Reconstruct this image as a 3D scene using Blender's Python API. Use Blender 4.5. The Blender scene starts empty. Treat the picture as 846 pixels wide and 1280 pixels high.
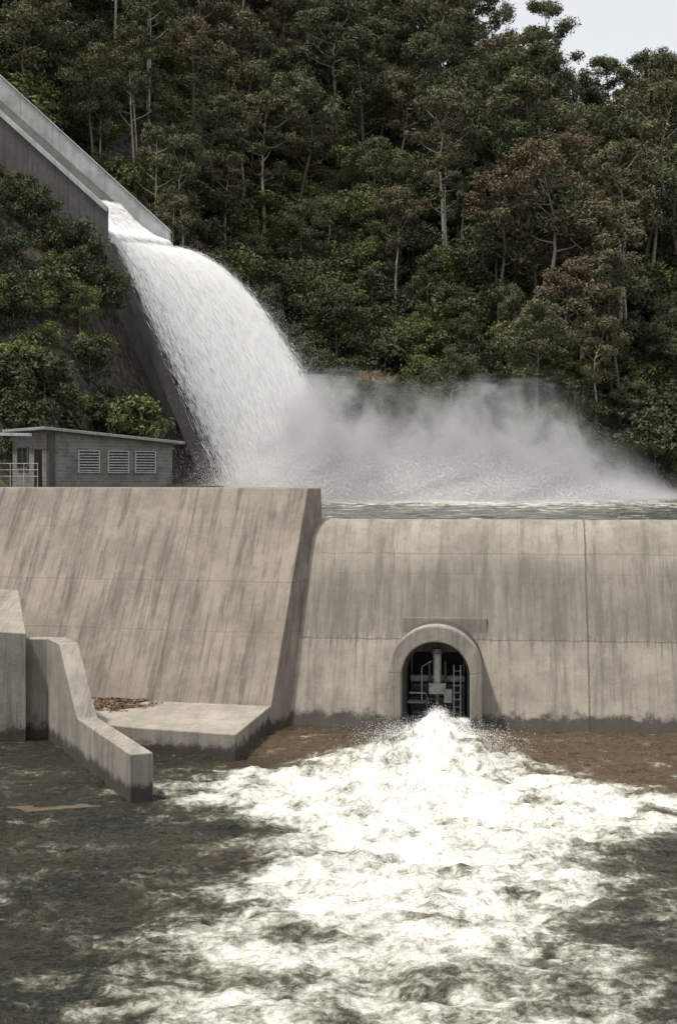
import bpy, math, random
import numpy as np
from mathutils import Vector
random.seed(7); rng=np.random.default_rng(7)
scene=bpy.context.scene
COL=scene.collection

# ---------------------------------------------------------------- helpers
def perlin(x,y,seed=0):
    r=np.random.default_rng(seed); p=r.permutation(256); g=r.uniform(0,2*np.pi,256)
    xi=np.floor(x).astype(int); yi=np.floor(y).astype(int); xf=x-xi; yf=y-yi
    def gr(ix,iy,dx,dy):
        a=g[p[(p[ix&255]+iy)&255]]; return np.cos(a)*dx+np.sin(a)*dy
    u=xf**3*(xf*(xf*6-15)+10); v=yf**3*(yf*(yf*6-15)+10)
    a=gr(xi,yi,xf,yf); b=gr(xi+1,yi,xf-1,yf); c=gr(xi,yi+1,xf,yf-1); d=gr(xi+1,yi+1,xf-1,yf-1)
    return ((a*(1-u)+b*u)*(1-v)+(c*(1-u)+d*u)*v)*1.5
def fbm(x,y,o=4,seed=0,ridge=False):
    s=0;a=1;t=0
    for i in range(o):
        n=perlin(x*2**i+i*17.3,y*2**i-i*9.1,seed+i)
        if ridge: n=1-2*np.abs(n)
        s=s+a*n; t+=a; a*=.5
    return s/t
def sstep(a,b,x):
    t=np.clip((x-a)/(b-a),0,1); return t*t*(3-2*t)
def link(o,parent=None):
    COL.objects.link(o)
    if parent is not None: o.parent=parent
    return o
def fast_mesh(name,v,f,mats=(),smooth=False,mi=None):
    v=np.asarray(v,dtype=np.float32); f=np.asarray(f,dtype=np.int32); k=f.shape[1]
    m=bpy.data.meshes.new(name)
    m.vertices.add(len(v)); m.vertices.foreach_set('co',v.ravel())
    m.loops.add(f.size); m.loops.foreach_set('vertex_index',f.ravel())
    m.polygons.add(len(f)); m.polygons.foreach_set('loop_start',np.arange(0,f.size,k,dtype=np.int32))
    if mi is not None: m.polygons.foreach_set('material_index',np.asarray(mi,dtype=np.int32))
    m.update(calc_edges=True)
    m.polygons.foreach_set('use_smooth',np.full(len(f),smooth))
    for a in mats: m.materials.append(a)
    return m
def fattr(m,name,vals):
    a=m.attributes.new(name,'FLOAT','POINT'); a.data.foreach_set('value',np.asarray(vals,dtype=np.float32).ravel())
def grid_mesh(name,xs,ys,Z,mats,smooth=True):
    X,Y=np.meshgrid(xs,ys); nx=len(xs); ny=len(ys)
    v=np.stack([X.ravel(),Y.ravel(),Z.ravel()],1)
    i=np.arange(nx-1)[None,:]+np.arange(ny-1)[:,None]*nx
    f=np.stack([i,i+1,i+nx+1,i+nx],-1).reshape(-1,4)
    return fast_mesh(name,v,f,mats,smooth)
def pmesh(name,verts,faces,mat,parent=None,bevel=0,smooth=False):
    m=bpy.data.meshes.new(name); m.from_pydata([tuple(p) for p in verts],[],faces); m.update()
    if mat: m.materials.append(mat)
    o=bpy.data.objects.new(name,m); link(o,parent)
    import bmesh
    bm=bmesh.new(); bm.from_mesh(m); bmesh.ops.recalc_face_normals(bm,faces=bm.faces); bm.to_mesh(m); bm.free()
    if smooth:
        for p in m.polygons: p.use_smooth=True
    if bevel:
        b=o.modifiers.new('bevel','BEVEL'); b.width=bevel; b.segments=2; b.limit_method='ANGLE'; b.angle_limit=math.radians(25)
    return o
def prism(name,bot,top,mat,parent=None,bevel=0):
    n=len(bot); v=list(bot)+list(top)
    f=[list(range(n))[::-1],list(range(n,2*n))]+[[i,(i+1)%n,n+(i+1)%n,n+i] for i in range(n)]
    return pmesh(name,v,f,mat,parent,bevel)
def frame(o,a):
    """local frame: s along, t away (upstream), rotated clockwise by a"""
    c,s=math.cos(a),math.sin(a)
    return lambda S,T,Z:(o[0]+S*c+T*s, o[1]-S*s+T*c, Z)
def fbox(name,F,s0,s1,t0,t1,z0,z1,mat,parent=None,bevel=0):
    b=[F(s0,t0,z0),F(s1,t0,z0),F(s1,t1,z0),F(s0,t1,z0)]; t=[F(s0,t0,z1),F(s1,t0,z1),F(s1,t1,z1),F(s0,t1,z1)]
    return prism(name,b,t,mat,parent,bevel)
def tube_arrays(path,rad,n=7):
    P=[Vector(p) for p in path]; V=[];Fc=[]
    for i,p in enumerate(P):
        d=(P[min(i+1,len(P)-1)]-P[max(i-1,0)]).normalized()
        u=d.orthogonal().normalized(); w=d.cross(u)
        for k in range(n):
            a=2*math.pi*k/n; V.append(p+(u*math.cos(a)+w*math.sin(a))*rad[i])
    for i in range(len(P)-1):
        for k in range(n):
            Fc.append([i*n+k,i*n+(k+1)%n,(i+1)*n+(k+1)%n,(i+1)*n+k])
    return V,Fc
def tube(name,path,r,mat,parent=None,n=10):
    rad=r if isinstance(r,(list,tuple)) else [r]*len(path)
    V,Fc=tube_arrays(path,rad,n); L=len(V)
    Fc=Fc+[list(range(n)),list(range(L-n,L))]
    return pmesh(name,V,Fc,mat,parent,smooth=False)
def empty(name,loc=(0,0,0)):
    e=bpy.data.objects.new(name,None); COL.objects.link(e); return e

# ---------------------------------------------------------------- materials
class NT:
    def __init__(s,name):
        s.m=bpy.data.materials.new(name); s.m.use_nodes=True; s.t=s.m.node_tree
        s.b=s.t.nodes['Principled BSDF']; s.out=s.t.nodes['Material Output']
    def n(s,ty,**k):
        x=s.t.nodes.new(ty)
        for a,b in k.items(): setattr(x,a,b)
        return x
    def l(s,a,b): s.t.links.new(a,b)
    def inp(s,sock,v):
        if hasattr(v,'is_output') or isinstance(v,bpy.types.NodeSocket): s.l(v,sock)
        else: sock.default_value=v
    def math(s,op,a,b=0,c=None,clamp=False):
        x=s.n('ShaderNodeMath',operation=op,use_clamp=clamp); s.inp(x.inputs[0],a); s.inp(x.inputs[1],b)
        if c is not None: s.inp(x.inputs[2],c)
        return x.outputs[0]
    def noise(s,vec,scale=1,detail=4,rough=.55,dist=0):
        x=s.n('ShaderNodeTexNoise'); s.l(vec,x.inputs['Vector']); x.inputs['Scale'].default_value=scale
        x.inputs['Detail'].default_value=detail; x.inputs['Roughness'].default_value=rough; x.inputs['Distortion'].default_value=dist
        return x.outputs['Fac']
    def mapv(s,vec,scale=(1,1,1),rot=(0,0,0),loc=(0,0,0)):
        x=s.n('ShaderNodeMapping'); s.l(vec,x.inputs[0]); x.inputs['Scale'].default_value=scale; x.inputs['Rotation'].default_value=rot; x.inputs['Location'].default_value=loc
        return x.outputs[0]
    def ramp(s,f,a,b):
        x=s.n('ShaderNodeMapRange',interpolation_type='SMOOTHSTEP'); s.inp(x.inputs[0],f)
        s.inp(x.inputs[1],a); s.inp(x.inputs[2],b)
        return x.outputs[0]
    def mix(s,f,a,b,mode='MIX'):
        x=s.n('ShaderNodeMix',data_type='RGBA',blend_type=mode); s.inp(x.inputs[0],f)
        s.inp(x.inputs[6],a if not isinstance(a,tuple) else (*a,1)[:4]); s.inp(x.inputs[7],b if not isinstance(b,tuple) else (*b,1)[:4])
        return x.outputs[2]
    def attr(s,name):
        x=s.n('ShaderNodeAttribute',attribute_name=name); return x.outputs['Fac']
    def pos(s): return s.n('ShaderNodeNewGeometry').outputs['Position']
    def bump(s,h,st=.4,dist=.05,nrm=None):
        x=s.n('ShaderNodeBump'); s.l(h,x.inputs['Height']); x.inputs['Strength'].default_value=st; x.inputs['Distance'].default_value=dist
        if nrm is not None: s.l(nrm,x.inputs['Normal'])
        return x.outputs[0]

def concrete(name,base=(.30,.265,.225),ang=0,origin=(0,0),lifts=(),joints=(),wet=True,stain=1.0,band=None,wh=.2):
    N=NT(name); P=N.pos()
    L=N.mapv(P,loc=(-origin[0],-origin[1],0))
    L=N.mapv(L,rot=(0,0,ang))
    sep=N.n('ShaderNodeSeparateXYZ'); N.l(L,sep.inputs[0]); S=sep.outputs[0]; Z=sep.outputs[2]
    big=N.noise(P,.45,4,.65); med=N.noise(P,2.0,5,.72); fine=N.noise(P,22,3,.7)
    st=N.noise(N.mapv(L,scale=(2.0,.25,.13)),1,6,.74,.25)
    st2=N.noise(N.mapv(L,scale=(8,.6,.26)),1,4,.68)
    col=N.mix(N.ramp(big,.3,.7),tuple(c*.76 for c in base),tuple(c*1.16 for c in base))
    col=N.mix(N.math('MULTIPLY',N.ramp(st,.46,.68),.60*stain,clamp=True),col,tuple(c*.38 for c in base))
    col=N.mix(N.math('MULTIPLY',N.ramp(st2,.5,.70),.42*stain,clamp=True),col,tuple(c*.42 for c in base))
    col=N.mix(N.math('MULTIPLY',N.ramp(med,.5,.75),.34),col,tuple(min(c*1.45,.6) for c in base))
    col=N.mix(N.math('MULTIPLY',N.ramp(N.math('SUBTRACT',1,med),.5,.72),.5),col,tuple(c*.50 for c in base))
    col=N.mix(N.math('MULTIPLY',N.ramp(fine,.4,.75),.3),col,tuple(c*.5 for c in base))
    if band:
        z0,z1,z2,z3,k=band; zz=N.math('ADD',Z,N.math('MULTIPLY',N.math('SUBTRACT',st2,.5),2.2))
        f=N.math('MULTIPLY',N.ramp(zz,z0,z1),N.math('SUBTRACT',1,N.ramp(zz,z2,z3)))
        f=N.math('MULTIPLY',f,N.math('ADD',.45,N.math('MULTIPLY',N.ramp(st,.35,.6),.55)))
        col=N.mix(N.math('MULTIPLY',f,k),col,tuple(c*.36 for c in base))
    h=N.math('ADD',N.math('MULTIPLY',fine,.35),N.math('MULTIPLY',med,.6))
    warp=N.math('MULTIPLY',N.math('SUBTRACT',med,.5),.16)
    brk=N.ramp(big,.3,.6)
    def line(coord,pos,w,strength):
        nonlocal col,h
        d=N.math('ABSOLUTE',N.math('SUBTRACT',N.math('ADD',coord,warp),pos))
        f=N.math('SUBTRACT',1,N.ramp(d,w*.3,w))
        col=N.mix(N.math('MULTIPLY',N.math('MULTIPLY',f,N.math('ADD',.25,N.math('MULTIPLY',brk,.75))),strength),col,tuple(c*.3 for c in base)); h=N.math('SUBTRACT',h,N.math('MULTIPLY',f,strength))
    for z,w,k in lifts: line(Z,z,w,k)
    for s_,w,k in joints: line(S,s_,w,k)
    if wet:
        wf=N.math('SUBTRACT',1,N.ramp(N.math('ADD',Z,N.math('MULTIPLY',N.math('SUBTRACT',med,.5),.9)),wh,wh+.3))
        col=N.mix(N.math('MULTIPLY',wf,.88),col,(.03,.028,.021))
    N.l(col,N.b.inputs['Base Color']); N.b.inputs['Roughness'].default_value=.85
    N.l(N.bump(h,.6,.05),N.b.inputs['Normal'])
    return N.m
def simple(name,c,rough=.6,metal=0,var=.25,scale=8):
    N=NT(name); nz=N.noise(N.pos(),scale,3,.6)
    N.l(N.mix(N.ramp(nz,.3,.7),tuple(x*(1-var) for x in c),tuple(min(1,x*(1+var)) for x in c)),N.b.inputs['Base Color'])
    N.b.inputs['Roughness'].default_value=rough; N.b.inputs['Metallic'].default_value=metal
    N.l(N.bump(nz,.2,.02),N.b.inputs['Normal']); return N.m

TH=math.radians(7); WO=(3.52,51.3); WF=frame(WO,TH)
AO=(-2.42,51.2); TA=math.radians(15)
m_weir=concrete('weir_concrete',(.315,.281,.235),TH,WO,lifts=[(3.04,.05,.4),(6.15,.05,.2),(5.4,.04,.1)],joints=[(5.48,.045,.85),(1.95,.03,.15),(13.,.05,.9)],stain=1.1,band=(2.9,3.2,5.2,6.3,.66),wh=.36)
m_abut=concrete('abutment_concrete',(.272,.235,.193),TA,AO,lifts=[(3.3,.04,.14),(5.1,.04,.18),(7.1,.04,.08)],joints=[(-4.6,.04,.4),(-11.8,.04,.4),(-19,.05,.4)],stain=1.55)
m_conc=concrete('wall_concrete',(.31,.283,.238),0,(0,0),stain=1.2,wh=.3)
m_slab=concrete('slab_concrete',(.35,.315,.262),0,(0,0),wet=True,stain=.6,wh=.3)
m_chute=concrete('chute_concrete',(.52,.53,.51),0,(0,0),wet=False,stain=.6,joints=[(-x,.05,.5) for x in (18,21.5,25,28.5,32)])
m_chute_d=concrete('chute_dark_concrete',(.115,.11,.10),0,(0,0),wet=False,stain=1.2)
m_dark=simple('dark_steel',(.03,.03,.032),.45,.3)
m_steel=simple('grey_steel',(.15,.15,.15),.5,.2)
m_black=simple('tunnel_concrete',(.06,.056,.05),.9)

# ---------------------------------------------------------------- world / sun / camera
w=bpy.data.worlds.new('World'); scene.world=w; w.use_nodes=True; nt=w.node_tree
bg=nt.nodes['Background']; sky=nt.nodes.new('ShaderNodeTexSky'); sky.sky_type='NISHITA'; sky.sun_disc=False
sd=Vector((-.34,-.12,.90)).normalized()
el=math.asin(sd.z); az=math.atan2(sd.x,sd.y)
sky.sun_elevation=el; sky.sun_rotation=az; sky.dust_density=3; sky.air_density=1.2
mx=nt.nodes.new('ShaderNodeMix'); mx.data_type='RGBA'; mx.inputs[0].default_value=.72
nt.links.new(sky.outputs[0],mx.inputs[6]); mx.inputs[7].default_value=(7.4,7.4,7.35,1)
nt.links.new(mx.outputs[2],bg.inputs[0]); bg.inputs[1].default_value=.138
sl=bpy.data.lights.new('sun','SUN'); sl.energy=3.7; sl.angle=math.radians(4); sl.color=(1,.95,.87)
so=bpy.data.objects.new('sun',sl); COL.objects.link(so); so.rotation_euler=sd.to_track_quat('Z','Y').to_euler(); so.location=(-60,0,120)
cam=bpy.data.cameras.new('camera'); co=bpy.data.objects.new('camera',cam); COL.objects.link(co); scene.camera=co
co.location=(0,0,9); co.rotation_euler=(math.pi/2,0,0); cam.sensor_fit='VERTICAL'; cam.sensor_height=36; cam.lens=50; cam.shift_y=-40/1280
cam.clip_end=3000
scene.view_settings.view_transform='Standard'; scene.view_settings.look='None'; scene.view_settings.exposure=0

# ---------------------------------------------------------------- terrain
def ridge(X): 
    return 48.3+47*(1-sstep(3.5,27.5,X))+10*np.clip(-(X)/60,0,1)
def terr(X,Y,detail=True):
    X=np.asarray(X,float);Y=np.asarray(Y,float)
    hr=np.where(X<-20,27-.9*(X+20),27-2.6*(X+20))
    hl=hr+np.where(Y<117.5,.75*(Y-117.5),np.where(Y>129.5,.75*(Y-129.5),0))
    n1=fbm(X/22,Y/22,4,3)
    yf=139+6*fbm(X/25,Y*0+.3,3,5)
    h2=7.0+.86*(Y-yf)+n1*5*sstep(0,25,Y-yf)
    rz=ridge(X)+4*fbm(X/18,Y*0+2.2,3,8)
    h2=np.minimum(h2,rz+.05*(Y-190)); hl=np.minimum(hl,rz+6)
    chn=((Y>114)&(Y<131))
    hl=hl+np.where(chn,0,1.6*fbm(X/5,Y/5,4,11))*sstep(0,4,np.abs(Y-123)-8)
    bank=np.where(X<-8.2,8.55,3.0)
    up=np.maximum(np.maximum(h2,hl),bank)
    rb=3+ (X-48)*.6
    up=np.maximum(up,np.minimum(rb,30))
    dn=np.full_like(X,-2.5)
    dn=np.maximum(dn,np.minimum(-2.5+(X-24)*1.2,11)); dn=np.maximum(dn,np.minimum(-2.5+(-X-26)*1.2,8.5)*(Y<44)-2.5*(Y>=44))
    dn=np.maximum(dn,-2.5+9.6*(1-sstep(4,15,Y)))
    return np.where(Y>np.maximum(58.5,59.2+.268*(-X)),up,dn)
Nn=NT('hillside_ground'); P=Nn.pos()
a=Nn.noise(P,.25,4,.6); b=Nn.noise(P,1.6,6,.7); geo=Nn.n('ShaderNodeNewGeometry'); sp=Nn.n('ShaderNodeSeparateXYZ'); Nn.l(geo.outputs['Normal'],sp.inputs[0])
c=Nn.mix(Nn.ramp(b,.35,.65),(.022,.022,.012),(.075,.062,.038)); c=Nn.mix(Nn.ramp(a,.5,.62),c,(.13,.12,.06))
rock=Nn.mix(Nn.ramp(b,.4,.62),(.022,.019,.015),(.12,.098,.073)); c=Nn.mix(Nn.ramp(sp.outputs[2],.80,.62),c,rock)
Nn.l(c,Nn.b.inputs['Base Color']); Nn.b.inputs['Roughness'].default_value=.95; Nn.l(Nn.bump(b,1.0,.8),Nn.b.inputs['Normal'])
xs=np.unique(np.concatenate([np.arange(-400,-60,12),np.arange(-60,60,1.0),np.arange(60,420,12)]))
ys=np.unique(np.concatenate([np.arange(-60,56,2.0),[58.4,58.6],np.arange(60,90,1.0),np.arange(90,150,.8),np.arange(150,260,2.0),np.arange(260,600,20)]))
X,Y=np.meshgrid(xs,ys); TZ=terr(X,Y)
o=link(bpy.data.objects.new('hillside_terrain',grid_mesh('hillside_terrain',xs,ys,TZ,[Nn.m])))

# ---------------------------------------------------------------- weir
weir=empty('concrete_weir')
prof=[(-.35,-2.6),(0,0),(.83,1.5),(1.76,3.2),(2.6,4.7),(3.35,6.0),(3.62,6.45),(3.9,6.82),(4.25,7.14),(4.65,7.36),(5.1,7.45),(5.6,7.42),(6.2,7.2),(6.6,6.6),(6.7,2)]
sc=[-6.5,-4,-1.1,1.1,3,5.48,9,13,20,32]
V=[];Fc=[]
for s_ in sc:
    for t_,z_ in prof: V.append(WF(s_,t_,z_))
n=len(prof)
for i in range(len(sc)-1):
    for j in range(n-1):
        if sc[i]==-1.1 and prof[j+1][1]<=3.2 and j<3: continue
        Fc.append([i*n+j,(i+1)*n+j,(i+1)*n+j+1,i*n+j+1])
wb=pmesh('weir_body',V,Fc,m_weir,weir)
for p in wb.data.polygons:
    zc=sum(wb.data.vertices[v].co.z for v in p.vertices)/4; p.use_smooth= zc>5.9
def arch_ring(name,Ro,zo,Ri,zi,t0,t1,mat,parent,bevel=0):
    def pts(R,zs):
        L=[(-R,-1.5)]+[(-R,zs*k/3) for k in range(1,3)]
        L+=[(R*math.cos(math.pi-math.pi*k/28),zs+R*math.sin(math.pi*k/28)) for k in range(29)]
        return L+[(R,zs*k/3) for k in (2,1)]+[(R,-1.5)]
    A=pts(Ro,zo);B=pts(Ri,zi);n=len(A);V=[]
    for t in (t0,t1):
        V+=[WF(s,t,z) for s,z in A]+[WF(s,t,z) for s,z in B]
    F=[]
    for i in range(n-1):
        F+=[[i,i+1,n+i+1,n+i],[2*n+i,2*n+i+1,3*n+i+1,3*n+i],[i,i+1,2*n+i+1,2*n+i],[n+i,n+i+1,3*n+i+1,3*n+i]]
    return pmesh(name,V,F,mat,parent,bevel)
m_hood=concrete('hood_concrete',(.35,.318,.27),TH,WO,stain=1.0,lifts=[(2.1,.03,.3)],wh=.36)
outlet=empty('arched_outlet')
arch_ring('outlet_hood',1.68,2.12,1.22,2.0,-.62,.25,m_hood,outlet,.05)
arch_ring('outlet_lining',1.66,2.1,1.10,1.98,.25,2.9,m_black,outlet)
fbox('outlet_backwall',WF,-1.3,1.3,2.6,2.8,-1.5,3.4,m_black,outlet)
b_=[WF(-1.35,1.6,2.6),WF(1.78,1.6,2.6),WF(1.78,3,2.6),WF(-1.35,3,2.6)]
t_=[WF(-1.35,1.98,3.84),WF(1.78,1.98,3.84),WF(1.78,3.2,3.84),WF(-1.35,3.2,3.84)]
prism('outlet_surround',b_,t_,m_weir,outlet,.03)
gate=empty('outlet_gate_machinery')
fbox('gate_leaf',WF,-.95,.95,1.5,1.62,-.5,1.7,m_dark,gate,.02)
for z in (.35,.85,1.35): fbox('gate_rib',WF,-.95,.95,1.36,1.5,z,z+.09,m_steel,gate,.01)
for s_ in (-1.0,.92): fbox('gate_guide',WF,s_,s_+.08,1.1,1.6,-.5,2.9,m_dark,gate,.01)
fbox('cross_beam',WF,-1.0,1.0,.8,1.05,1.62,1.84,m_steel,gate,.02)
tube('hydraulic_cylinder',[WF(0,.7,1.3),WF(0,.7,2.75)],.15,simple('cylinder_paint',(.42,.41,.38),.4),gate,14)
tube('piston_rod',[WF(0,.7,.4),WF(0,.7,1.3)],.07,m_steel,gate)
tube('cylinder_cap',[WF(0,.7,2.65),WF(0,.7,2.85)],.22,m_steel,gate,14)
for s_ in (-.28,.3): fbox('cylinder_bracket',WF,s_-.04,s_+.04,.6,.8,1.1,2.4,m_dark,gate,.01)
fbox('cylinder_plate',WF,-.3,.32,.5,.56,1.2,1.6,simple('plate_paint',(.32,.31,.28),.5),gate,.01)
m_rung=simple('galvanised_steel',(.27,.27,.27),.5,.2)
for s_ in (.62,.86): fbox('ladder_rail',WF,s_-.02,s_+.02,.3,.35,.1,2.3,m_rung,gate)
for k in range(8): fbox('ladder_rung',WF,.62,.86,.31,.34,.25+k*.26,.27+k*.26,m_rung,gate)
for z in (.95,1.25): tube('hydraulic_pipe',[WF(-1.0,.4,z),WF(-.4,.4,z),WF(-.3,.4,z-.4)],.03,m_rung,gate,8)
tube('hydraulic_pipe',[WF(-.55,.4,.95),WF(-.55,.4,2.2),WF(-.2,.5,2.4)],.025,m_rung,gate,8)
fbox('side_platform',WF,-1.05,-.45,.2,1.2,.9,.96,m_steel,gate)
fbox('valve_box',WF,.25,.55,.4,.7,.9,1.4,m_rung,gate,.02)

# ---------------------------------------------------------------- abutment
la=(-math.cos(TA),math.sin(TA))
P0=Vector((-2.42,51.2,.86)); P1=Vector((-1.2,56.0,8.68)); sl_=(P1-P0)/(P1.z-P0.z)
Pb=P0+sl_*(-2.6); Lv=Vector((la[0],la[1],0))*34
V=[Pb,P1,P1+Vector((.5,.9,0)),Vector((-.35,53.9,-1.7)),  Pb+Lv,P1+Lv,P1+Lv+Vector((0,4,0)),Pb+Lv+Vector((0,9,0)),Vector((-.78,62,8.68)),Vector((-.78,62,-1.7))]
Fc=[[0,1,5,4],[0,3,2,1],[1,2,8,6,5],[2,3,9,8],[9,7,6,8],[4,5,6,7],[0,4,7,9,3]]
ab=pmesh('concrete_abutment',V,Fc,m_abut,None,.03)
apron=empty('concrete_apron')
pl=[(-2.36,51.75),(-3.28,45.5),(-6.9,46.9),(-9.6,48.6),(-11.5,55.6),(-3,56)]
prism('apron_slab',[(x,y,-2) for x,y in pl],[(x,y,.86) for x,y in pl],m_slab,apron,.04)
d=Vector((.3987,-.917,0)).normalized(); nr=Vector((-d.y,d.x,0))
E=Vector((-5.78,39.5,0)); wd=.66
def wp(l,z,off): 
    p=E-d*l+nr*off; return (p.x,p.y,z)
pr=[(0,-2),(0,1.38),(6.4,1.40),(9.0,3.5),(11.0,3.5),(11.0,-2)]
V=[wp(l,z,0) for l,z in pr]+[wp(l,z,wd) for l,z in pr]; n=6
ww=pmesh('concrete_wing_wall',V,[list(range(6)),list(range(6,12))]+[[i,(i+1)%6,6+(i+1)%6,6+i] for i in range(6)],m_conc,None,.035)
pier=empty('concrete_pier')
prism('return_wall',[(-11.2,49.6,-2),(-9.8,49.6,-2),(-9.8,50.2,-2),(-11.2,50.2,-2)],[(-11.2,49.6,3.46),(-9.8,49.6,3.46),(-9.8,50.2,3.46),(-11.2,50.2,3.46)],m_conc,pier,.03)
prism('pier_body',[(-16,48.9,-2),(-10.75,49.0,-2),(-10.9,53,-2),(-16,53,-2)],[(-16,48.9,4.0),(-10.75,49.0,3.72),(-11.9,53,4.9),(-16,53,5.3)],m_conc,pier,.03)
prism('submerged_sill',[(-14,36.6,-1),(-6.2,39.2,-1),(-6.2,39.9,-1),(-14,37.6,-1)],[(-14,36.6,.03),(-6.2,39.2,.05),(-6.2,39.9,.03),(-14,37.6,.03)],simple('wet_sill',(.11,.085,.055),.35),None,.02)
N=6000; r=np.sqrt(rng.random(N)); th=rng.random(N)*2*np.pi
lx=-8.0+1.25*r*np.cos(th)+.2*rng.normal(size=N); ly=52.2+2.0*r*np.sin(th)+.2*rng.normal(size=N); keep=fbm(lx*1.2,ly*1.2,3,9)>-.12
lx,ly=lx[keep],ly[keep]; N=len(lx)
c0=np.stack([lx,ly,np.full(N,.875)+rng.random(N)*.05],1); V=np.repeat(c0,3,0)+rng.normal(size=(3*N,3))*[.06,.06,.015]
V[:,2]=np.maximum(V[:,2],.865)
link(bpy.data.objects.new('leaf_litter',fast_mesh('leaf_litter',V,np.arange(3*N).reshape(-1,3),[simple('dead_leaves',(.16,.10,.06),.8,0,.6,6)])))

# ---------------------------------------------------------------- building
bld=empty('block_building'); BF=frame((-15.84,78),-math.radians(35))
Nb=NT('block_wall'); br=Nb.n('ShaderNodeTexBrick'); 
L=Nb.mapv(Nb.pos(),loc=(15.84,-78,0)); L=Nb.mapv(L,rot=(0,0,-math.radians(35))); 
sp=Nb.n('ShaderNodeSeparateXYZ'); Nb.l(L,sp.inputs[0]); cb=Nb.n('ShaderNodeCombineXYZ'); Nb.l(Nb.math('ADD',sp.outputs[0],sp.outputs[1]),cb.inputs[0]); Nb.l(sp.outputs[2],cb.inputs[1])
Nb.l(cb.outputs[0],br.inputs['Vector']); br.inputs['Scale'].default_value=1; br.inputs['Brick Width'].default_value=.4; br.inputs['Row Height'].default_value=.2; br.inputs['Mortar Size'].default_value=.012
br.inputs['Color1'].default_value=(.23,.225,.20,1); br.inputs['Color2'].default_value=(.17,.167,.15,1); br.inputs['Mortar'].default_value=(.30,.29,.26,1)
st=Nb.noise(Nb.pos(),1.2,5,.65); Nb.l(Nb.mix(Nb.math('MULTIPLY',Nb.ramp(st,.4,.7),.6),br.outputs[0],(.08,.077,.066)),Nb.b.inputs['Base Color']); Nb.b.inputs['Roughness'].default_value=.9
mb=Nb.m
W=7.6; D=5.2
prism('walls',[BF(0,0,8),BF(W,0,8),BF(W,D,8),BF(0,D,8)],[BF(0,0,11.7),BF(W,0,11.1),BF(W,D,11.1),BF(0,D,11.7)],mb,bld)
m_roof=simple('roof_edge',(.30,.30,.29),.6)
def rz(s): return 11.71-.079*s
prism('roof',[BF(-.5,-.45,rz(-.5)),BF(W+.6,-.45,rz(W+.6)),BF(W+.6,D+.4,rz(W+.6)),BF(-.5,D+.4,rz(-.5))],[BF(-.5,-.45,rz(-.5)+.16),BF(W+.6,-.45,rz(W+.6)+.16),BF(W+.6,D+.4,rz(W+.6)+.16),BF(-.5,D+.4,rz(-.5)+.16)],m_roof,bld,.02)
m_louv=simple('louvre_metal',(.42,.43,.42),.5); 
for s0 in (1.75,3.55,5.25):
    fbox('louvre_back',BF,s0,s0+1.2,-.02,.05,9.45,10.6,m_black,bld)
    for a_,b_ in ((s0-.06,s0),(s0+1.2,s0+1.26)): fbox('louvre_frame',BF,a_,b_,-.1,.02,9.39,10.66,m_louv,bld)
    for z in (9.39,10.6): fbox('louvre_frame',BF,s0,s0+1.2,-.1,.02,z,z+.06,m_louv,bld)
    for k in range(7):
        z=9.5+k*.155
        prism('louvre_slat',[BF(s0,-.11,z),BF(s0+1.2,-.11,z),BF(s0+1.2,-.03,z+.05),BF(s0,-.03,z+.05)],[BF(s0,-.11,z+.02),BF(s0+1.2,-.11,z+.02),BF(s0+1.2,-.03,z+.07),BF(s0,-.03,z+.07)],m_louv,bld)
fbox('corner_pilaster',BF,-.04,.35,-.05,.3,8,11.6,simple('dark_pilaster',(.07,.065,.06)),bld,.01)
fbox('door',BF,-.06,.0,1.0,1.95,8.6,10.7,m_dark,bld,.01)
fbox('side_window',BF,-.05,.0,2.9,4.3,9.7,10.8,m_dark,bld,.01)
for a_,b_,z0,z1 in ((2.82,2.9,9.62,10.88),(4.3,4.38,9.62,10.88),(2.9,4.3,10.8,10.88),(2.9,4.3,9.62,9.7),(3.57,3.63,9.7,10.8)): fbox('window_frame',BF,-.09,-.02,a_,b_,z0,z1,m_steel,bld)
rail=empty('pipe_railing')
for i in range(4): 
    x=-18.6+i*.72; tube('post',[(x,77.5+.1*i,8.2),(x,77.5+.1*i,9.9)],.022,m_louv,rail,8)
for z in (9.2,9.55,9.9): tube('rail',[(-20.5,77.3,z),(-16.4,77.8,z)],.02,m_louv,rail,8)
m_wp=simple('white_paint',(.7,.7,.68),.5)
aw=empty('pipe_awning'); fbox('awning_beam',BF,-4.6,-.5,1.2,1.4,11.42,11.58,m_wp,aw,.01); 
for s_ in (-4.4,-2.6): tube('awning_post',[BF(s_,1.3,8.4),BF(s_,1.3,11.42)],.05,m_wp,aw,8)

# ---------------------------------------------------------------- chute
ch=empty('spillway_chute')
def slab(name,xs_,y0,y1,ztop,zbot,mat,x_end2=None):
    V=[];
    for x in xs_: V+=[(x,y0,zbot(x)),(x,y1,zbot(x)),(x,y1,ztop(x)),(x,y0,ztop(x))]
    Fc=[[0,1,2,3],[4*len(xs_)-4+k for k in range(4)]]
    for i in range(len(xs_)-1):
        a=4*i;b=a+4
        for k in range(4): Fc.append([a+k,a+(k+1)%4,b+(k+1)%4,b+k])
    return pmesh(name,V,Fc,mat,ch,.04)
ft=lambda x:31.3+.915*(-15.1-x); nt_=lambda x:31.4+.90*(-19.1-x)
slab('far_wall',[-75,-40,-15.1],127.6,128.4,ft,lambda x:ft(x)-(1.9 if x>-16 else 5),m_chute)
slab('far_wall_coping',[-75,-40,-15.0],127.5,128.5,lambda x:ft(x)+.16,lambda x:ft(x)+.003,m_chute)
slab('near_wall',[-75,-40,-19.1],117.6,118.3,nt_,lambda x:nt_(x)-(4.0 if x>-20 else 4.6),m_chute_d)
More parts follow.
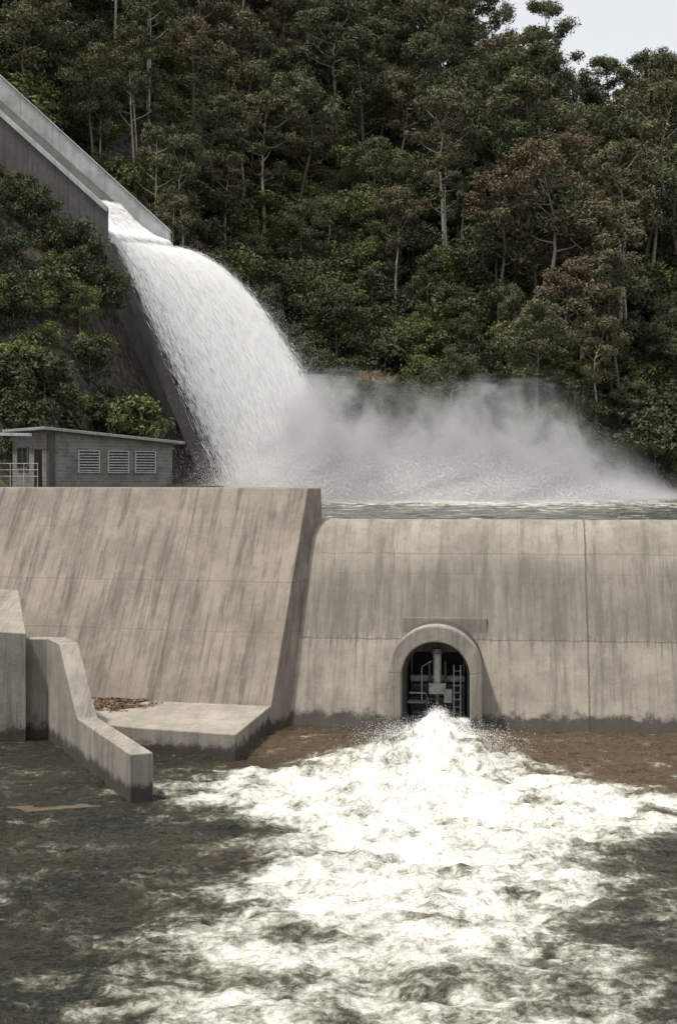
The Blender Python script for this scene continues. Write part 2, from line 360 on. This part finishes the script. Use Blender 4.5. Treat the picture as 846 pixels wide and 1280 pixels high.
slab('near_wall_coping',[-75,-40,-19.1],117.45,118.4,lambda x:nt_(x)+.25,lambda x:nt_(x)-.3,m_chute)
V=[(-75,118.3,nt_(-75)-3.3),(-75,127.6,ft(-75)-3.3),(-15.1,127.6,29.6),(-19.1,118.3,28.6)]
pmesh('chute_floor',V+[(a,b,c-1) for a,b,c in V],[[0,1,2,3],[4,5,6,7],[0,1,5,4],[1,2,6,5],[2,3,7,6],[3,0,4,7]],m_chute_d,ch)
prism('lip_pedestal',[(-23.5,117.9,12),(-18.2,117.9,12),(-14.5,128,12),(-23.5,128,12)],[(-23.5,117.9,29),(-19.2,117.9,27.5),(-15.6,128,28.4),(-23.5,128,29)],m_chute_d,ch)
for k in range(4):
    x=-20.0-k*1.05
    prism('buttress_step',[(x-1.05,116.9,nt_(x)-8),(x,116.9,nt_(x)-8),(x,117.6,nt_(x)-8),(x-1.05,117.6,nt_(x)-8)],[(x-1.05,116.9,nt_(x)-3.0),(x,116.9,nt_(x)-3.0),(x,117.6,nt_(x)-3.0),(x-1.05,117.6,nt_(x)-3.0)],m_chute_d,ch,.03)
V=[(-18.9,116.6,27.5),(-18.1,116.6,27.5),(-8.9,113.5,6.5),(-9.9,113.5,6.5)]
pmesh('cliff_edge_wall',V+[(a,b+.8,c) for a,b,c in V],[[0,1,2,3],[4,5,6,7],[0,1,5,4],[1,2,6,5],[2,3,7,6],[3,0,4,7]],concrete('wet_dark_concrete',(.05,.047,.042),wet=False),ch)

# ---------------------------------------------------------------- lower river
def water_mat(name,deep,murk,foamc=(.82,.815,.775),k=1.0,fs=1.0):
    N=NT(name); P=N.pos(); D=N.attr('foam'); M=N.attr('murk')
    flow=N.n('ShaderNodeAttribute',attribute_name='flow').outputs['Vector']
    f1=N.noise(N.mapv(P,scale=(1,1,.3)),.7*fs,8,.62,.6); f2=N.noise(flow,1.0,7,.64,.6); f3=N.noise(N.mapv(P,scale=(1,1.1,.3)),4*fs,6,.66,.6)
    lac=N.math('SUBTRACT',1,N.math('MULTIPLY',N.math('ABSOLUTE',N.math('SUBTRACT',N.noise(N.mapv(P,scale=(1,1.2,.3)),2.2*fs,5,.62,1.0),.5)),8))
    lac=N.math('MAXIMUM',lac,-.7)
    s=N.math('ADD',N.math('MULTIPLY',N.math('SUBTRACT',f1,.5),1.9),N.math('MULTIPLY',N.math('SUBTRACT',f2,.5),2.0))
    s=N.math('ADD',s,N.math('MULTIPLY',N.math('SUBTRACT',f3,.5),1.2))
    s=N.math('ADD',s,N.math('MULTIPLY',lac,.13))
    v=N.math('ADD',D,s)
    foam=N.ramp(v,.42,1.0); thin=N.ramp(v,.15,.66)
    wc=N.mix(M,deep,murk); wc=N.mix(N.math('MULTIPLY',thin,.6),wc,(.23,.215,.16))
    lum=N.ramp(v,.65,1.45)
    fc=N.mix(lum,tuple(c*f for c,f in zip(foamc,(.66,.655,.60))),foamc)
    col=N.mix(foam,wc,fc); N.l(col,N.b.inputs['Base Color'])
    N.l(N.math('ADD',N.math('MULTIPLY',foam,.6),.06),N.b.inputs['Roughness']); N.b.inputs['IOR'].default_value=1.33
    rip=N.noise(N.mapv(P,scale=(1,1.9,.3)),1.9,5,.58,.3); rip2=N.noise(N.mapv(P,scale=(1,1.5,.3)),6.5,3,.6)
    h=N.math('ADD',N.math('MULTIPLY',rip,1.9),N.math('MULTIPLY',rip2,.30))
    sub=N.math('SUBTRACT',1,N.math('MULTIPLY',N.math('MINIMUM',N.math('MAXIMUM',D,0),1),.6)); h=N.math('MULTIPLY',h,sub)
    h=N.math('ADD',h,N.math('MULTIPLY',N.math('MULTIPLY',D,rip2),.28))
    N.l(N.bump(h,1.0*k,.28),N.b.inputs['Normal'])
    return N.m
xs=np.unique(np.round(np.concatenate([np.arange(-40,-14,1.0),np.arange(-14,14,.06),np.arange(14,40,1.0)]),3))
ys=np.unique(np.round(np.concatenate([np.arange(4,21,1.0),np.arange(21,53.8,.06)]),3))
X,Y=np.meshgrid(xs,ys)
yk=[20,24.5,26.7,29,32,34.8,37,40,42.6,45,47,50,52]
lk=[-5.6,-4.8,-4.4,-3.6,-2.9,-2.3,-3.0,-5.0,-4.2,-1.2,.8,2.2,2.6]
rk=[.6,1.8,3.2,4.8,6.4,7.8,11.4,10.4,7.4,6.2,5.6,4.9,4.6]
Lb=np.interp(Y,yk,lk); Rb=np.interp(Y,yk,rk)
wx=X+2.0*fbm(X/3,Y/3,5,21)
ed=np.minimum(wx-Lb,Rb-wx)
D=sstep(-1.5,2.8,ed)
D=D*np.interp(Y,[20,26,31,38,45,52],[.62,.72,.84,.96,1.0,1.0])
core=np.exp(-((X-3.4-(51-Y)*-.06)/(.9+.14*(51-Y)))**2)
D=np.maximum(D,core*np.interp(Y,[24,32,42,52],[.65,.98,1.2,1.25]))
D=np.maximum(D,.76*np.exp(-(((X-9.8)/3.2)**2+((Y-37.8)/1.8)**2)))
D=np.maximum(D,.64*np.exp(-(((X+4.8)/1.7)**2+((Y-41.2)/1.0)**2)))
D=np.maximum(D,.36*np.exp(-(((X-5.5)/4.5)**2+((Y-28)/5)**2)))
D=np.maximum(D,-.10+.34*fbm(X/4,Y/2.5,4,31))
D=np.clip(D,-.3,1.3)
turb=fbm(X/1.5,Y/1.2,4,41,True)
Z=.18*fbm(X/1.9,Y/1.0,4,44)+.06*fbm(X/5,Y/3,3,45)+.075*fbm(X/.75,Y/.36,3,49,True)
Dg=np.clip(D,0,1)**1.3
Z=Z*(1-.6*Dg)+Dg*(.26*turb+.04*fbm(X/.5,Y/.5,3,51,True)+.28*fbm(X/3,Y/2.4,4,53))
r2=((X-3.5)/.55)**2+((Y-50.2)/.9)**2; Z=Z+.55*np.exp(-r2)*(.9+.5*fbm(X*2,Y*2,3,61))
r2=((X-4.3)/.3)**2+((Y-50.2)/.5)**2; Z=Z+.35*np.exp(-r2)
Z=Z+.26*np.exp(-(((X-3.0)/2.8)**2+((Y-46)/3)**2))*(1+1.2*turb)
calm=sstep(-7.6,-8.8,X)*sstep(38,40,Y); Z=Z*(1-.6*calm)
mu=np.maximum(sstep(1.5,5,X)*sstep(36,43,Y),np.exp(-(((X+1.2)/2.8)**2+((Y-48.5)/4)**2)))
mu=np.clip(mu*.95+.3*fbm(X/3,Y/3,3,71)+.12,0,1)
ang=np.arctan2(X-3.5,54-Y); rad=np.hypot(X-3.5,54-Y)
mwat=water_mat('river_water',(.021,.0235,.0175),(.10,.068,.036))
m=grid_mesh('river_water',xs,ys,Z,[mwat]); fattr(m,'foam',D); fattr(m,'murk',mu)
fl=m.attributes.new('flow','FLOAT_VECTOR','POINT'); fl.data.foreach_set('vector',np.stack([ang*13+.5*fbm(X,Y,3,77),rad*.5,Z*0],-1).astype(np.float32).ravel())
link(bpy.data.objects.new('river_water',m))

# ---------------------------------------------------------------- upper pool
xs=np.concatenate([np.arange(-12,40,.35),np.arange(40,110,3)]); ys=np.arange(56.8,150,.4)
X,Y=np.meshgrid(xs,ys); Dp=1.1*np.exp(-(((X-2)/13)**2+((Y-117)/11)**2))+.45*np.exp(-(((X-14)/14)**2+((Y-104)/20)**2))+.2+.2*fbm(X/5,Y/5,3,81)
Z=7.2+.12*fbm(X/2.4,Y/2,4,83)+.25*np.clip(Dp,0,1)*fbm(X/1.5,Y/1.5,3,85,True)
Z=np.where((X<-1.6)&(Y<64),3.2,Z)
mp=water_mat('pool_water',(.07,.08,.062),(.06,.06,.05),k=1.0,fs=.6)
m=grid_mesh('pool_water',xs,ys,Z,[mp]); fattr(m,'foam',np.clip(Dp,0,1.3)); fattr(m,'murk',X*0)
fl=m.attributes.new('flow','FLOAT_VECTOR','POINT'); fl.data.foreach_set('vector',np.stack([X*.5,Y*.5,Z*0],-1).astype(np.float32).ravel())
link(bpy.data.objects.new('pool_water',m))

# ---------------------------------------------------------------- falling water
Ns=NT('white_water'); df=Ns.n('ShaderNodeBsdfDiffuse'); df.inputs[0].default_value=(.98,.98,.97,1)
tr=Ns.n('ShaderNodeBsdfTranslucent'); tr.inputs[0].default_value=(.98,.98,.97,1); ms=Ns.n('ShaderNodeMixShader'); ms.inputs[0].default_value=.3
Ns.l(df.outputs[0],ms.inputs[1]); Ns.l(tr.outputs[0],ms.inputs[2]); Ns.l(ms.outputs[0],Ns.out.inputs[0]); m_ww=Ns.m
KJ=.094
def jet(q,h):
    x0=-18.9+q*3.9; y0=118.6+q*8.6; z0=29.0+q*.7
    e=(1-q)**1.2
    dx=e*h/2.0+(1-e)*np.sqrt(np.maximum(h,0)/KJ)
    return np.stack([x0+dx, y0-(.25*h)*(.4+.6*q), z0-h],-1)
LIT_DIR=np.array([-.15,-.45,.85])
def nz(v): return v/np.linalg.norm(v,axis=1,keepdims=True)
def rand_tris(C,size,axis=None,length=None):
    """spray facets, tilt biased toward sun and camera so the white water looks brighter"""
    n=len(C); nn=nz(LIT_DIR+rng.normal(size=(n,3))*.35)
    if axis is None:
        a=nz(np.cross(nn,rng.normal(size=(n,3)))); b=np.cross(nn,a)
        s=size[:,None]; return np.stack([C+a*s,C-a*s*.5+b*s*.85,C-a*s*.5-b*s*.85],1).reshape(-1,3)
    w_=nz(np.cross(nn,axis))
    L=length[:,None]; s=size[:,None]
    return np.stack([C-axis*L*.5,C+w_*s,C+axis*L*.5,C-w_*s],1).reshape(-1,3)
plume=empty('spillway_water_jet')
Nb_=700; qb=np.clip(rng.beta(1.6,1.2,Nb_),0,1)
N=160000; bi=rng.integers(0,Nb_,N); q=np.clip(qb[bi]+rng.normal(size=N)*.012,0,1.0)
h=22*rng.random(N)**.85
p=jet(q,h); p2=jet(q,h+.3); ax=nz(p2-p)
offb=rng.normal(size=(Nb_,3))*[.2,.6,.2]
spread=(.08+.03*h)[:,None]
p=p+offb[bi]*(.3+.08*h[:,None])+rng.normal(size=(N,3))*spread*[1,1.5,1]
V=rand_tris(p,.007+.009*rng.random(N),ax,.3+.9*rng.random(N))
N2=30000; q2=rng.random(N2); s2=4.5*rng.random(N2); p=jet(q2,np.zeros(N2)); p[:,0]-=s2; p[:,2]+=.55*s2*s2/5+.25*s2+rng.random(N2)*.9-.2
axc=np.tile(np.array([.85,0,-.5]),(N2,1)); V2=rand_tris(p,.02+.03*rng.random(N2),axc,.4+.8*rng.random(N2))
V=np.concatenate([V,V2])
link(bpy.data.objects.new('strands',fast_mesh('strands',V,np.arange(len(V)).reshape(-1,4),[m_ww])),plume)
N=1250000; q=np.clip(rng.beta(1.8,.95,N),0,1); h=23*rng.random(N)**.75
dn_=fbm(q*26,h/7-q*2,4,201)+.5*fbm(q*7,h/5,3,207); kp=rng.random(N)<np.clip(.68+1.2*dn_,.2,1); q,h=q[kp],h[kp]; N=len(q)
sp_=(.10+.045*h)*np.where(rng.random(N)<.22,2.3,1.0)
p=jet(q,h)+rng.normal(size=(N,3))*sp_[:,None]*[1,1.5,1]
V=rand_tris(p,.010+.017*rng.random(N))
link(bpy.data.objects.new('droplets',fast_mesh('droplets',V,np.arange(3*N).reshape(-1,3),[m_ww])),plume)
# mist volume
Nv=NT('spray_mist_volume'); Nv.t.nodes.remove(Nv.b); P=Nv.pos(); sp=Nv.n('ShaderNodeSeparateXYZ'); Nv.l(P,sp.inputs[0]); x,y,z=sp.outputs
zz=Nv.math('SUBTRACT',z,7.2)
n1=Nv.noise(Nv.mapv(P,scale=(1,.8,.8)),.30,4,.6,.4)
def gauss(cx,sx): 
    t=Nv.math('DIVIDE',Nv.math('SUBTRACT',x,cx),sx); return Nv.math('EXPONENT',Nv.math('MULTIPLY',Nv.math('MULTIPLY',t,t),-1))
hx=Nv.math('ADD',Nv.math('MULTIPLY',gauss(-1,5.5),4.2),Nv.math('MULTIPLY',gauss(12.5,8),4.1))
hx=Nv.math('MULTIPLY',Nv.math('ADD',hx,.5),Nv.math('ADD',.14,Nv.math('MULTIPLY',Nv.ramp(n1,.25,.75),1.8)))
tz=Nv.math('DIVIDE',zz,hx); dn=Nv.math('EXPONENT',Nv.math('MULTIPLY',Nv.math('MULTIPLY',tz,tz),-1))
ty=Nv.math('DIVIDE',Nv.math('SUBTRACT',y,115),7); dy=Nv.math('EXPONENT',Nv.math('MULTIPLY',Nv.math('MULTIPLY',ty,ty),-1))
xf=Nv.math('MULTIPLY',Nv.ramp(x,-12,-6),Nv.math('SUBTRACT',1,Nv.ramp(x,16,32)))
den=Nv.math('MULTIPLY',Nv.math('MULTIPLY',dn,dy),Nv.math('MULTIPLY',xf,.8))
vs=Nv.n('ShaderNodeVolumeScatter'); vs.inputs['Color'].default_value=(1,1,1,1); vs.inputs['Anisotropy'].default_value=0
Nv.l(den,vs.inputs['Density']); Nv.l(vs.outputs[0],Nv.out.inputs['Volume'])
prism('spray_mist_cloud',[(-13,103,7.5),(33,103,7.5),(33,127,7.5),(-13,127,7.5)],[(-13,103,18),(33,103,16),(33,127,16),(-13,127,18)],Nv.m)
def mist(n,cx,cy,cz,sx,sy,sz):
    return np.stack([cx+rng.normal(size=n)*sx,cy+rng.normal(size=n)*sy,cz+np.abs(rng.normal(size=n))*sz],1)
C=[mist(170000,-1,109,7.0,4.4,4,2.3),mist(120000,-5,109,7,3,4,2.2),mist(160000,6.5,109,7,3.4,4.5,1.8),mist(190000,12,109,7,3.8,4.5,1.7),mist(110000,18,110,7,3.6,5,1.0)]
C=np.concatenate(C); den=fbm(C[:,0]/2.2+C[:,1]*.1,C[:,2]/1.6-C[:,0]/4,4,91); C=C[(den+rng.random(len(C))*.6)>-.02]
V=rand_tris(C,.008+.013*rng.random(len(C)))
link(bpy.data.objects.new('spray_mist',fast_mesh('spray_mist',V,np.arange(3*len(C)).reshape(-1,3),[m_ww])))
# outlet splash
N=34000; hh=rng.random(N); 
C=np.stack([3.5+rng.normal(size=N)*(.16+.25*hh),50.1-1.6*rng.random(N)*hh+rng.normal(size=N)*.25,.1+.85*(1-hh)*rng.random(N)**.6+.1*rng.normal(size=N)],1)
C2=np.stack([4.3+rng.normal(size=N//4)*.15,50.1+rng.normal(size=N//4)*.2,.1+.5*rng.random(N//4)],1)
C3=np.stack([3.2+rng.normal(size=N)*1.0,47.2+rng.normal(size=N)*1.6,.3+np.abs(rng.normal(size=N))*.16],1)
C=np.concatenate([C,C2,C3]); V=rand_tris(C,.006+.011*rng.random(len(C))**2)
link(bpy.data.objects.new('outlet_splash',fast_mesh('outlet_splash',V,np.arange(3*len(C)).reshape(-1,3),[m_ww])))

# ---------------------------------------------------------------- vegetation
def leaf_mat(name,cols,k=1.14,ds=.15):
    cols=[tuple(k*(c*(1-ds)+ds*(sum(q)/3)) for c in q) for q in cols]
    N=NT(name); oi=N.n('ShaderNodeObjectInfo'); g=N.n('ShaderNodeNewGeometry'); N.t.nodes.remove(N.b)
    cr=N.n('ShaderNodeValToRGB'); cr.color_ramp.interpolation='LINEAR'; e=cr.color_ramp.elements
    e[0].position=0; e[0].color=(*cols[0],1); e[1].position=1; e[1].color=(*cols[-1],1)
    for i,c in enumerate(cols[1:-1]): x=e.new((i+1)/(len(cols)-1)); x.color=(*c,1)
    N.l(oi.outputs['Random'],cr.inputs[0])
    f=N.math('ADD',.6,N.math('MULTIPLY',g.outputs['Random Per Island'],.8))
    cv=N.n('ShaderNodeVectorMath',operation='SCALE'); N.l(cr.outputs[0],cv.inputs[0]); N.l(f,cv.inputs['Scale'])
    df=N.n('ShaderNodeBsdfDiffuse'); N.l(cv.outputs[0],df.inputs[0])
    N.l(df.outputs[0],N.out.inputs[0]); return N.m
m_bark=simple('bark',(.13,.11,.09),.9); m_pale=simple('pale_bark',(.34,.31,.27),.8)
lm_e=leaf_mat('eucalypt_leaves',[(.095,.11,.055),(.125,.122,.062),(.08,.10,.05),(.13,.112,.068),(.105,.122,.06),(.145,.115,.07)])
lm_w=leaf_mat('wattle_leaves',[(.11,.14,.045),(.14,.16,.05),(.095,.12,.045),(.155,.17,.06)])
lm_d=leaf_mat('dark_leaves',[(.062,.078,.038),(.082,.092,.046),(.066,.082,.04)])
lm_o=leaf_mat('orange_leaves',[(.21,.12,.04),(.17,.12,.045)])
def build_tree(name,H,R,base,nlimb,nleaf,ls,lm,bark,seed,flat=.7,trunk_r=.28,clr=1.5,wf=.34):
    r=random.Random(seed); g=np.random.default_rng(seed); V=[];F=[];MI=[]
    def add(v,f,mi):
        o=len(V); V.extend([tuple(x) for x in v]); F.extend([[i+o for i in q] for q in f]); MI.extend([mi]*len(f))
    bend=Vector((r.uniform(-1,1),r.uniform(-1,1),0))*H*.05
    path=[Vector((0,0,-1.5))]+[Vector((0,0,0))+bend*math.sin(k*1.1)*(k/7)+Vector((0,0,H*.93*k/7)) for k in range(8)]
    add(*tube_arrays(path,[trunk_r*1.25]+[trunk_r*(1-.85*k/7) for k in range(8)],7),1)
    cl=[]
    for i in range(nlimb):
        f=base+(1-base)*((i+.5)/nlimb)**.9; kf=min(f*7,6.99); k=int(kf)+1; st=path[k].lerp(path[min(k+1,8)],kf-int(kf))
        az=i*2.4+r.uniform(-.4,.4); prof_=math.sin(math.pi*min(1,max(0.12,(f-base)/(1-base)*.8+.18)))**.6
        ln=R*prof_*r.uniform(.7,1.15); up=r.uniform(.3,.9)*ln
        en=st+Vector((math.cos(az)*ln,math.sin(az)*ln,up)); mid=st.lerp(en,.5)+Vector((0,0,-.08*ln))
        add(*tube_arrays([st,mid,en],[trunk_r*.3,trunk_r*.18,.03],5),1)
        cl.append((en,clr*r.uniform(.6,1.15)))
        for j in range(2):
            if r.random()<.8: cl.append((st.lerp(en,r.uniform(.4,1))+Vector((r.uniform(-1,1),r.uniform(-1,1),r.uniform(-.3,1)))*clr*.8,clr*r.uniform(.4,.75)))
    cl.append((path[-1]+Vector((0,0,.2)),clr*.9)); cl.append((path[-2]+Vector((r.uniform(-1,1),r.uniform(-1,1),0)),clr*.8))
    tot=sum(c[1]**2 for c in cl); LV=[]
    for c,rad in cl:
        n=int(nleaf*rad**2/tot); d=g.normal(size=(n,3)); d/=np.linalg.norm(d,axis=1,keepdims=True)
        rr=rad*(.25+.85*g.random(n)**.7)*(1+.3*np.sin(d[:,0]*5+seed)*np.cos(d[:,1]*4)); p=np.array(c)+d*rr[:,None]*[1,1,flat]
        a=g.normal(size=(n,3)); a/=np.linalg.norm(a,axis=1,keepdims=True); nb=d+g.normal(size=(n,3))*.8+[0,0,.4]; b=np.cross(a,nb); b/=np.linalg.norm(b,axis=1,keepdims=True); a=np.cross(nb,b); a/=np.linalg.norm(a,axis=1,keepdims=True)
        s=(ls*(.5+g.random(n)))[:,None]
        LV.append(np.stack([p-a*s,p+b*s*wf,p+a*s,p-b*s*wf],1).reshape(-1,3))
    LV=np.concatenate(LV); nl=len(LV)//4; o=len(V)
    Vn=np.concatenate([np.array(V),LV]); Fn=np.concatenate([np.array(F),np.arange(nl*4).reshape(-1,4)+o]); mi=MI+[0]*nl
    return fast_mesh(name,Vn,Fn,[lm,bark],False,mi)
protos=bpy.data.collections.new('tree_prototypes')
def proto(name,*a,**k):
    o=bpy.data.objects.new(name,build_tree(name,*a,**k)); protos.objects.link(o)
proto('p00_euc',20,4.0,.5,15,9000,.22,lm_e,m_pale,1,clr=1.5)
proto('p01_euc',23,3.7,.5,14,9000,.22,lm_e,m_bark,2,clr=1.5)
proto('p02_euc',17,4.4,.3,16,10000,.22,lm_e,m_bark,3,clr=1.7)
proto('p03_euc',21,3.3,.25,18,9000,.21,lm_d,m_bark,4,clr=1.4)
proto('p04_rnd',10,3.8,.12,16,8500,.20,lm_w,m_bark,5,clr=1.6,wf=.45)
proto('p05_rnd',12,4.2,.15,18,9000,.21,lm_d,m_bark,6,clr=1.7,wf=.4)
proto('p06_shr',3.6,1.9,.05,10,3000,.15,lm_w,m_bark,7,clr=1.0,trunk_r=.08,wf=.45)
proto('p07_shr',4.2,2.1,.05,10,3000,.16,lm_d,m_bark,8,clr=1.1,trunk_r=.08,wf=.45)
proto('p08_shr',4.5,2.2,.1,10,2600,.16,lm_o,m_bark,9,clr=1.0,trunk_r=.08)
proto('p09_euc',25,3.6,.55,11,5600,.22,lm_e,m_pale,10,clr=1.3)
def scatter(name,pts,idx,scl):
    n=len(pts); m=bpy.data.meshes.new(name); m.vertices.add(n); m.vertices.foreach_set('co',np.asarray(pts,dtype=np.float32).ravel())
    a=m.attributes.new('idx','INT','POINT'); a.data.foreach_set('value',np.asarray(idx,dtype=np.int32))
    a=m.attributes.new('scl','FLOAT_VECTOR','POINT'); s=np.asarray(scl); s3=np.stack([s*rng.uniform(.85,1.2,n),s*rng.uniform(.85,1.2,n),s*rng.uniform(.85,1.15,n)],1); a.data.foreach_set('vector',s3.astype(np.float32).ravel())
    a=m.attributes.new('rot','FLOAT_VECTOR','POINT'); r=np.stack([rng.normal(size=n)*.05,rng.normal(size=n)*.05,rng.random(n)*6.283],1); a.data.foreach_set('vector',r.astype(np.float32).ravel())
    o=link(bpy.data.objects.new(name,m)); ng=bpy.data.node_groups.new(name,'GeometryNodeTree')
    ng.interface.new_socket('Geometry',in_out='INPUT',socket_type='NodeSocketGeometry'); ng.interface.new_socket('Geometry',in_out='OUTPUT',socket_type='NodeSocketGeometry')
    gi=ng.nodes.new('NodeGroupInput'); go=ng.nodes.new('NodeGroupOutput'); ip=ng.nodes.new('GeometryNodeInstanceOnPoints'); ci=ng.nodes.new('GeometryNodeCollectionInfo')
    ci.inputs['Collection'].default_value=protos; ci.inputs['Separate Children'].default_value=True; ci.inputs['Reset Children'].default_value=True
    def na(nm,dt):
        x=ng.nodes.new('GeometryNodeInputNamedAttribute'); x.data_type=dt; x.inputs['Name'].default_value=nm; return x.outputs[0]
    e=ng.nodes.new('FunctionNodeEulerToRotation'); L=ng.links.new
    L(gi.outputs[0],ip.inputs['Points']); L(ci.outputs[0],ip.inputs['Instance']); ip.inputs['Pick Instance'].default_value=True
    L(na('idx','INT'),ip.inputs['Instance Index']); L(na('rot','FLOAT_VECTOR'),e.inputs[0]); L(e.outputs[0],ip.inputs['Rotation']); L(na('scl','FLOAT_VECTOR'),ip.inputs['Scale']); L(ip.outputs[0],go.inputs[0])
    md=o.modifiers.new('scatter','NODES'); md.node_group=ng; return o
def jgrid(x0,x1,y0,y1,st):
    gx,gy=np.meshgrid(np.arange(x0,x1,st),np.arange(y0,y1,st)); gx=gx.ravel()+rng.uniform(-.48,.48,gx.size)*st; gy=gy.ravel()+rng.uniform(-.48,.48,gy.size)*st; return gx,gy
gx,gy=jgrid(-72,85,131,236,5.3); gz=terr(gx,gy)
gul=fbm(gx/16,gy/14,3,101)
ok=(gz>9)&(np.abs(gx)<.27*gy+10)&~((gx<-14)&(gy<133))
light=np.exp(-(((gx-3)/13)**2+((gy-158)/22)**2))
rr=rng.random(len(gx)); pt=light*.8+.2*(gul>.15)
idx=np.where(rr<pt,np.where(rng.random(len(gx))<.7,4,5),rng.choice([0,1,2,3,9,5],len(gx),p=[.32,.22,.16,.09,.16,.05]))
scl=rng.uniform(.55,1.05,len(gx)); scl=np.where(gy<150,scl*.75,scl)
scl=np.where((light>.4)&(idx!=4)&(idx!=5),scl*.75,scl)
G=np.stack([gx,gy,gz-.3],1)[ok]
scatter('eucalyptus_forest',G,idx[ok],scl[ok])
gx,gy=jgrid(-60,70,131,205,3.6); gz=terr(gx,gy); ok=(gz>7.6)&(np.abs(gx)<.27*gy+5)&~((gx<-14)&(gy<131.5))
idx=rng.choice([6,7,4,8],len(gx),p=[.50,.43,.062,.008]); scl=np.where(idx==4,.45,rng.uniform(.8,1.45,len(gx)))
scatter('hillside_undergrowth',np.stack([gx,gy,gz-.2],1)[ok],idx[ok],scl[ok])
gx,gy=jgrid(-42,-9,87,117.2,1.8); gz=terr(gx,gy)
den=fbm(gx/4.5,gy/4.5,3,111)
ok=(gz>8.7)&(den>-.05)&(gx<-18.2+np.maximum(0,(116-gy))*.26)|((gy>113.5)&(gx<-22.5)&(gz>9))
idx=rng.choice([6,7,4],len(gx),p=[.38,.58,.04]); scl=np.where(idx==4,.36,rng.uniform(.35,.85,len(gx)))
scatter('bank_shrubs',np.stack([gx,gy,gz-.2],1)[ok],idx[ok],scl[ok])
def solo(name,x,y,H,R,seed,lm,bark,nleaf=5200,base=.45,**k):
    me=build_tree(name,H,R,base,14,nleaf,.22,lm,bark,seed,**k); ob=link(bpy.data.objects.new(name,me)); ob.location=(x,y,float(terr(np.array([x]),np.array([y]))[0])-.2); return ob
solo('eucalyptus_tree',22.5,152,26,4.4,31,lm_e,m_pale,7500,.55,clr=1.5,trunk_r=.36)
solo('eucalyptus_tree',17.5,154,21,4.0,32,leaf_mat('russet_leaves',[(.14,.108,.065),(.13,.10,.065)]),m_bark,5600,.5,clr=1.3)
solo('eucalyptus_tree',31.0,156,24,4.0,36,lm_e,m_pale,6500,.55,clr=1.4,trunk_r=.3)
solo('eucalyptus_tree',12.0,164,23,3.8,37,lm_e,m_pale,6500,.55,clr=1.4,trunk_r=.28)
solo('eucalyptus_tree',-9.0,172,24,3.8,38,lm_e,m_pale,6500,.55,clr=1.4,trunk_r=.3)
solo('orange_bush',3.2,145,7,2.2,33,lm_o,m_bark,2200,.25,clr=.95,trunk_r=.1)
solo('wattle_tree',-14.6,103,6.5,2.0,34,lm_w,m_bark,4200,.1,clr=.9,trunk_r=.12)
solo('wattle_tree',-20.0,97,6,2.0,35,lm_d,m_bark,4200,.1,clr=.9,trunk_r=.12)
print('done')
